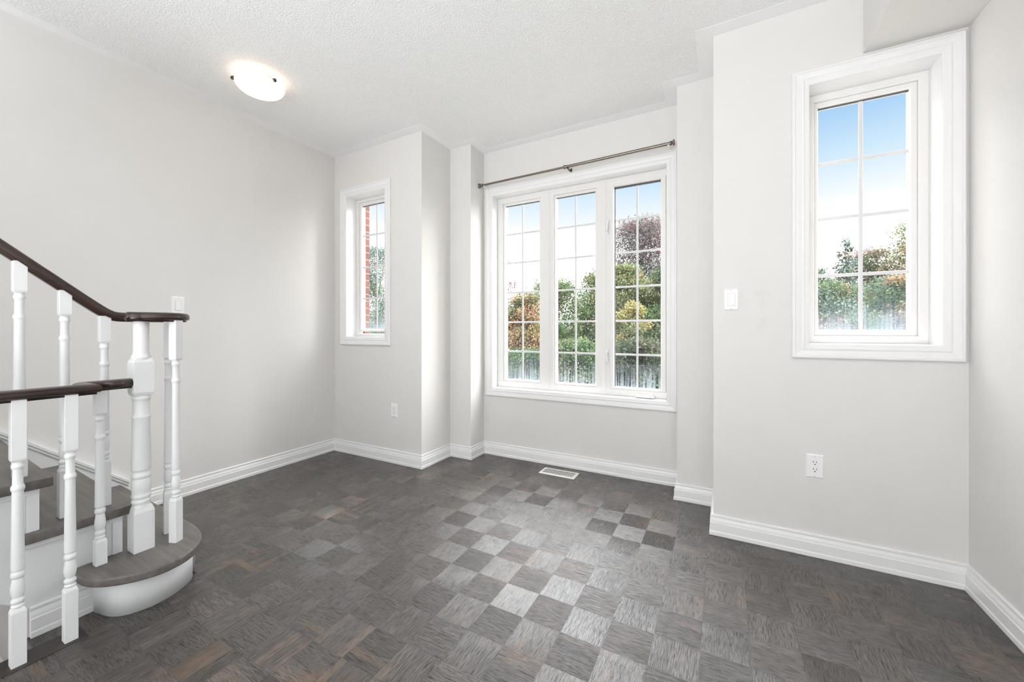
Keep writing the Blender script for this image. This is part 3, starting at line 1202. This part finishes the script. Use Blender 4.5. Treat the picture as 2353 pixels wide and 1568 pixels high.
# ------------------------------------------------------------------ balusters, newel, handrails
# turned part measured from the top of the lower block (h) : (radius, height) over a 0.486 m run
TURN = [(.0120, .000), (.0150, .004), (.0155, .009), (.0125, .012), (.0120, .015), (.0150, .019), (.0160, .024), (.0150, .029), (.0120, .033), (.0118, .036),
        (.0135, .040), (.0155, .050), (.0163, .060), (.0158, .072), (.0140, .086), (.0126, .096), (.0124, .099), (.0150, .102), (.0160, .107), (.0160, .112), (.0150, .117), (.0128, .120), (.0128, .123),
        (.0152, .126), (.0153, .128), (.0130, .384), (.0132, .386), (.0155, .390), (.0160, .396), (.0150, .402), (.0128, .406), (.0122, .409), (.0118, .457), (.0122, .459), (.0145, .462), (.0152, .468), (.0145, .473), (.0125, .476), (.0130, .480), (.0122, .486)]
HB = 0.0168


def baluster_mesh(b, x, y, zb, low, zt, top_, rot=0.0):
    """zb/zt bottom and top, low = top of lower block, top_ = bottom of upper block"""
    b.frustum(x, y, HB, zb, HB, low - .010, rot)
    b.frustum(x, y, HB, low - .010, HB * .74, low + .002, rot)
    L = top_ - low
    pr = []
    for r, h in TURN:
        if h <= .128:
            z = low + h
        elif h >= .384:
            z = top_ - (.486 - h)
        else:
            z = low + h * L / .486
        pr.append((r, z))
    b.lathe(pr, (x, y, 0), 24)
    b.frustum(x, y, HB * .86, top_ - .002, HB, top_ + .005, rot)
    b.frustum(x, y, HB, top_ + .005, HB, zt, rot)


# rail cross-section: flat fillet below, rolled top
RW = .027
RAILP = [(-.016, -.004), (.016, -.004), (.016, .0025), (.0225, .004), (.0262, .008), (.0275, .014), (.0272, .021), (.0245, .028), (.0180, .0325), (.009, .0348), (0, .0355),
         (-.009, .0348), (-.0180, .0325), (-.0245, .028), (-.0272, .021), (-.0275, .014), (-.0262, .008), (-.0225, .004), (-.016, .0025)]

up = thing('stair_railing', (-2.148, 0.7075, 0), 'stair banister with square white newel and dark handrail rising to the left', 'railing')
RXU = -2.262
SLR = 0.8645


def rz(y):
    return 1.1585 + (0.6255 - y) * SLR


path = [(RXU, -0.95, rz(-0.95)), (RXU, 0.55, rz(0.55)), (RXU, 0.600, rz(0.60) + .0015), (RXU, .622, rz(.622) + .004), (RXU, 0.645, 1.1530), (RXU, 0.668, 1.1485), (RXU, 0.695, 1.1475)]
vol = [(-2.262, .72), (-2.258, .765), (-2.245, .803), (-2.222, .832), (-2.190, .848), (-2.155, .849), (-2.122, .835), (-2.100, .808), (-2.093, .776), (-2.102, .742), (-2.122, .712), (-2.140, .685), (-2.150, .664)]
vol = smooth_loop(vol, 0, len(vol) - 1, 3)
path += [(x, y, 1.1475) for x, y in vol]
b = MB()
b.sweep(path, RAILP)
# domed pad over the newel
b.lathe([(.030, 1.1436), (.038, 1.1450), (.043, 1.151), (.0445, 1.161), (.043, 1.171), (.036, 1.1785), (.020, 1.182), (.004, 1.1832)], (-2.146, .700, 0), 28)
b.build('handrail', M_RAIL, up)

nx_, ny_ = -2.148, 0.7075
HN = .0335
b = MB()
b.frustum(nx_, ny_, HN, RI, HN, .352)
b.frustum(nx_, ny_, HN, .352, HN * .80, .376)
b.lathe([(.0290, .352), (.0295, .374), (.0280, .380), (.0290, .386), (.0315, .391), (.0315, .396), (.0290, .400), (.0280, .404), (.0300, .408), (.0320, .413), (.0320, .419), (.0300, .424), (.0295, .428),
         (.0305, .436), (.0318, .450), (.0320, .463), (.0312, .474), (.0292, .486), (.0285, .489), (.0305, .492), (.0318, .498), (.0318, .504), (.0295, .509), (.0282, .514), (.0282, .521), (.0312, .524), (.0318, .528),
         (.0285, .736), (.0290, .738), (.0310, .743), (.0312, .748), (.0290, .753), (.0272, .757), (.0268, .812), (.0275, .815), (.0302, .819), (.0306, .826), (.0290, .831), (.0275, .835), (.0285, .842)], (nx_, ny_, 0), 32)
b.frustum(nx_, ny_, HN * .86, .835, HN, .848)
b.frustum(nx_, ny_, HN, .848, HN, .974)
b.frustum(nx_, ny_, HN, .974, HN * .78, .992)
b.lathe([(.0300, .985), (.0320, .993), (.0320, .998), (.0275, 1.004), (.0262, 1.010), (.0250, 1.020), (.0250, 1.147)], (nx_, ny_, 0), 32)
b.build('newel_post', M_STAIRW, up, bevel=.0012)
for (y, zb, run) in [(0.628 - .1115 * i, RI * (2 + i // 2), .486 if i % 2 == 0 else .595) for i in range(11)]:
    b = MB()
    topz = zb + .190 + run
    baluster_mesh(b, -2.262, y, zb, zb + .190, rz(y) + .010, topz)
    b.build('baluster', M_STAIRW, up, bevel=.0012)
for (x, y, rot) in ((-2.0930, .8045, math.radians(24)), (-2.216, .824, math.radians(-14))):
    b = MB()
    baluster_mesh(b, x, y, RI, .380, 1.150, .979, rot)
    b.build('baluster', M_STAIRW, up, bevel=.0012)

lo = thing('guard_railing', (-2.052, 0.482, 0), 'low level guard rail on two floor balusters beside the stairwell', 'railing')
b = MB()
zl = 0.8745
b.sweep([(-2.148, .680, zl), (-2.148, .545, zl), (-2.144, .534, zl), (-2.134, .530, zl), (-2.052, .530, zl), (-2.052, -0.95, zl)], RAILP)
b.build('handrail', M_RAIL, lo)
for y in [0.482 - .118 * i for i in range(10)]:
    b = MB()
    baluster_mesh(b, -2.052, y, .0018, .190, zl + .004, .676)
    b.build('baluster', M_STAIRW, lo, bevel=.0012)
b = MB()
baluster_mesh(b, -2.150, .585, RI, .290, zl + .004, .778)
p = b.build('baluster', M_STAIRW, lo, bevel=.0012)
p['label'] = 'shorter baluster standing on the bullnose tread'

# ------------------------------------------------------------------ garden
GZ = -0.75
b = MB()
b.box(-40, 40, 3.4, 70, GZ - .2, GZ)
g = struct(b.build('ground', M_GRASS))

GREEN = [(.085, .135, .070), (.12, .18, .09), (.06, .10, .055), (.15, .20, .10)]
YGREEN = [(.20, .215, .125), (.16, .195, .11), (.25, .24, .14), (.11, .15, .085)]
YELLOW = [(.34, .29, .13), (.29, .26, .13), (.22, .22, .10)]
ORANGE = [(.38, .24, .15), (.34, .21, .13), (.40, .29, .18), (.24, .19, .12), (.12, .11, .08)]
RED = [(.27, .15, .15), (.32, .20, .19), (.20, .12, .12), (.17, .14, .14)]
MAROON = [(.13, .10, .105), (.17, .125, .13), (.12, .14, .135), (.19, .15, .145), (.08, .08, .08)]
BLUEG = [(.17, .22, .20), (.21, .27, .24), (.11, .15, .135)]
DARK = [(.050, .078, .048), (.07, .10, .06), (.08, .09, .07)]
BROWN = [(.12, .105, .08), (.10, .11, .075), (.15, .13, .095)]


def crown_mesh(name, blobs, n, leaf, pals, rng, parent, mats=M_LEAF):
    """blobs: (cx,cy,cz,rx,rz,palette index, share)"""
    vs = []; cols = []
    w = np.array([bb[3] ** 2 * bb[6] for bb in blobs]); w = w / w.sum()
    for bb, cnt in zip(blobs, (w * n * 2.6).astype(int) + 20):
        d = rng.normal(size=(cnt, 3)); d /= np.linalg.norm(d, axis=1)[:, None]
        rad = (0.40 + 0.68 * rng.random(cnt) ** 0.6)[:, None]
        p = d * rad * np.array([bb[3], bb[3], bb[4]]) + np.array(bb[:3])
        p += rng.normal(size=(cnt, 3)) * 0.13 * bb[3]
        a = rng.normal(size=(cnt, 3)); a[:, 2] -= .35; a /= np.linalg.norm(a, axis=1)[:, None]
        t = rng.normal(size=(cnt, 3)); c = np.cross(a, t); c /= np.linalg.norm(c, axis=1)[:, None]
        L = (leaf * .62 * (0.6 + 0.8 * rng.random(cnt)))[:, None]
        q = np.stack([p - a * L * .5, p + c * L * .26 - a * L * .05, p + a * L * .5, p - c * L * .26 - a * L * .05], axis=1)
        vs.append(q.reshape(-1, 3))
        pal = np.array(pals[bb[5]])
        k = pal[rng.integers(0, len(pal), cnt)] * (0.58 + 0.44 * rng.random(cnt))[:, None]
        cols.append(np.repeat(k, 4, axis=0))
    V = np.concatenate(vs); K = np.concatenate(cols)
    nf = len(V) // 4
    me = bpy.data.meshes.new(name)
    me.vertices.add(len(V)); me.vertices.foreach_set('co', V.ravel())
    me.loops.add(nf * 4); me.loops.foreach_set('vertex_index', np.arange(nf * 4))
    me.polygons.add(nf)
    me.polygons.foreach_set('loop_start', np.arange(nf) * 4)
    me.polygons.foreach_set('loop_total', np.full(nf, 4))
    me.update()
    ca = me.color_attributes.new('tint', 'FLOAT_COLOR', 'POINT')
    ca.data.foreach_set('color', np.concatenate([K, np.ones((len(K), 1))], axis=1).ravel())
    me.materials.append(mats)
    me.validate()
    o = bpy.data.objects.new(name, me)
    C.objects.link(o)
    o.parent = parent
    o.location = -Vector(parent['_o'])
    return o


def limb(b, pts, r0, r1, n=7):
    P = [Vector(p) for p in pts]
    vs = []
    for i, p in enumerate(P):
        t = (P[min(i + 1, len(P) - 1)] - P[max(i - 1, 0)]).normalized()
        u = t.orthogonal().normalized(); w = t.cross(u)
        r = r0 + (r1 - r0) * i / (len(P) - 1)
        for k in range(n):
            a = 2 * math.pi * k / n
            vs.append(p + u * r * math.cos(a) + w * r * math.sin(a))
    fs = []
    for i in range(len(P) - 1):
        for k in range(n):
            j = (k + 1) % n
            fs.append((i * n + k, i * n + j, (i + 1) * n + j, (i + 1) * n + k))
    b.add(vs, fs, True)


def tree(name, label, x, y, ztop, zlow, rad, n, leaf, pals, seed, weights=None, group='trees outside the windows', nb=44, spire=False, cat='tree'):
    rng = np.random.default_rng(seed)
    root = thing(name, (x, y, GZ), label, cat, group)
    blobs = []
    hgt = ztop - zlow
    for i in range(nb):
        f = (i + .5) / nb
        z = zlow + hgt * f
        if spire:
            env = rad * (1.05 - f) ** 0.8
            r = max(.10, env * .55)
        else:
            env = rad * math.sqrt(max(.04, 1 - (2 * f - 0.85) ** 2 / 1.45))
            r = rad * (.22 + .20 * rng.random())
        a = rng.random() * 2 * math.pi + i * 2.4
        d = max(0.0, env - r) * (0.35 + .65 * rng.random())
        top = max(.12, min(r * .8, (ztop - z)))
        pi_ = int(rng.choice(len(pals), p=weights)) if weights else int(rng.integers(0, len(pals)))
        blobs.append((x + d * math.cos(a), y + d * math.sin(a), min(z, ztop - top), r, top if z > ztop - r else r * .75, pi_, 1.0))
    crown_mesh('crown', blobs, n, leaf, pals, rng, root)
    b = MB()
    zt = zlow + hgt * .75
    limb(b, [(x, y, GZ), (x + .03, y, (GZ + zlow) / 2 + .2), (x - .04, y + .03, zlow + hgt * .35), (x, y, zt)], .035 * hgt + .03, .015)
    for bb in blobs[2:nb:2]:
        z0 = min(bb[2] - .2, zlow + hgt * .6)
        limb(b, [(x, y, max(GZ + .3, z0 - .3 * hgt * .3)), ((x + bb[0]) / 2, (y + bb[1]) / 2, (z0 + bb[2]) / 2), (bb[0], bb[1], bb[2])], .022, .006, 5)
    b.build('trunk', M_BARK, root)
    return root


T = tree
#@TREES
GT, GB, GK = 'trees outside the windows', 'shrubs outside the triple window', 'thicket outside the right-hand window'
T('maple_tree', 'orange autumn maple filling the left light of the triple window', -4.62, 9.2, 2.05, -0.3, 1.0, 7500, .10, [ORANGE, YELLOW, YGREEN, GREEN], 1, [.62, .1, .14, .14])
T('maple_tree', 'thin red-leaved tree rising behind the orange maple at the left of the triple window', -7.15, 12.6, 3.75, .8, .62, 420, .12, [RED, ORANGE], 2, [.75, .25], nb=14)
T('bush', 'low green bush at the foot of the orange maple', -3.72, 7.4, 0.68, GZ, 1.0, 7000, .08, [GREEN, DARK], 3, [.65, .35], GB, 40, cat='bush')
T('ash_tree', 'green tree behind the middle light of the triple window', -4.75, 11.6, 2.62, -0.4, 1.45, 9500, .11, [GREEN, YGREEN, BROWN], 4, [.6, .25, .15])
T('ash_tree', 'yellow-green tree just right of the middle light centre in the triple window', -3.75, 13.0, 3.0, -.2, 1.2, 6000, .12, [YGREEN, GREEN, ORANGE], 5, [.5, .4, .1])
T('bush', 'leafy green bush low in the middle light of the triple window', -2.62, 7.5, 0.92, GZ, 1.05, 8500, .085, [GREEN, YGREEN, DARK], 6, [.45, .35, .2], GB, 40, cat='bush')
T('copper_beech', 'tall dark maroon tree above the others in the right light of the triple window', -2.55, 14.8, 5.05, 0.6, 2.1, 11000, .12, [MAROON, RED, BLUEG], 7, [.6, .15, .25], nb=60)
T('birch_tree', 'yellow-green birch before the maroon tree in the right light of the triple window', -2.30, 10.6, 2.85, -.3, 1.05, 8500, .10, [YGREEN, YELLOW, GREEN], 8, [.5, .12, .38])
T('birch_tree', 'bushy green tree at the right edge of the triple window', -1.25, 10.2, 2.65, -.4, 1.05, 8500, .10, [YGREEN, GREEN, DARK], 9, [.35, .4, .25])
T('bush', 'golden yellow shrub half way up the right light of the triple window', -1.62, 8.3, 1.72, -.1, .50, 1900, .09, [YELLOW, YGREEN], 10, [.7, .3], GB, 20, cat='bush')
T('bush', 'dark brown-green bush low in the right light of the triple window', -1.22, 7.1, 0.95, GZ, 0.95, 8500, .085, [DARK, BROWN, GREEN], 11, [.4, .4, .2], GB, 40, cat='bush')
T('evergreen_tree', 'blue-green tree beside the brick edge in the small left window', -15.2, 14.0, 5.2, -.4, 1.9, 9000, .12, [BLUEG, GREEN], 12, [.85, .15], nb=50)
T('spruce_tree', 'pointed conifer standing alone against the sky in the right-hand window', 3.03, 14.0, 3.72, -.3, 1.0, 6000, .10, [BROWN, DARK, BLUEG], 13, [.45, .2, .35], nb=36, spire=True)
T('maple_tree', 'reddish maple right of the conifer in the right-hand window', 3.95, 15.6, 3.55, -.2, 1.15, 6000, .11, [RED, YGREEN, GREEN], 14, [.45, .3, .25])
T('maple_tree', 'orange and green maple at the right edge of the right-hand window', 5.05, 15.2, 4.2, -.2, 1.35, 7500, .11, [ORANGE, YGREEN, GREEN], 15, [.35, .35, .3])
T('ash_tree', 'round green tree at the left edge of the right-hand window', 2.45, 15.4, 3.05, -.3, 1.15, 6000, .11, [GREEN, BLUEG], 16, [.6, .4])
T('bush', 'mixed green and orange thicket low in the right-hand window, left half', 1.95, 10.2, 2.10, GZ, 1.05, 8000, .09, [GREEN, ORANGE, BLUEG], 17, [.4, .2, .4], GK, 40, cat='bush')
T('bush', 'pale green and orange thicket low in the right-hand window, right half', 3.15, 10.8, 2.25, GZ, 1.15, 8000, .09, [BLUEG, ORANGE, GREEN], 18, [.4, .2, .4], GK, 40, cat='bush')

# far tree line closing the garden
rng = np.random.default_rng(77)
root = thing('tree_line', (-6, 21, GZ), 'dense far hedge of mixed trees closing the view low behind all the other trees', 'hedge', kind='stuff')
bl = []
for i in range(70):
    fx_ = -24 + 38 * (i + rng.random()) / 70
    bl.append((fx_, 21 + rng.normal() * .6, GZ + 1.3 + rng.random() * .5, 1.0, 1.25, int(rng.integers(0, 3)), 1.0))
crown_mesh('foliage', bl, 9000, .30, [GREEN, BROWN, BLUEG], rng, root)

for o in bpy.data.objects:
    if '_o' in o:
        del o['_o']
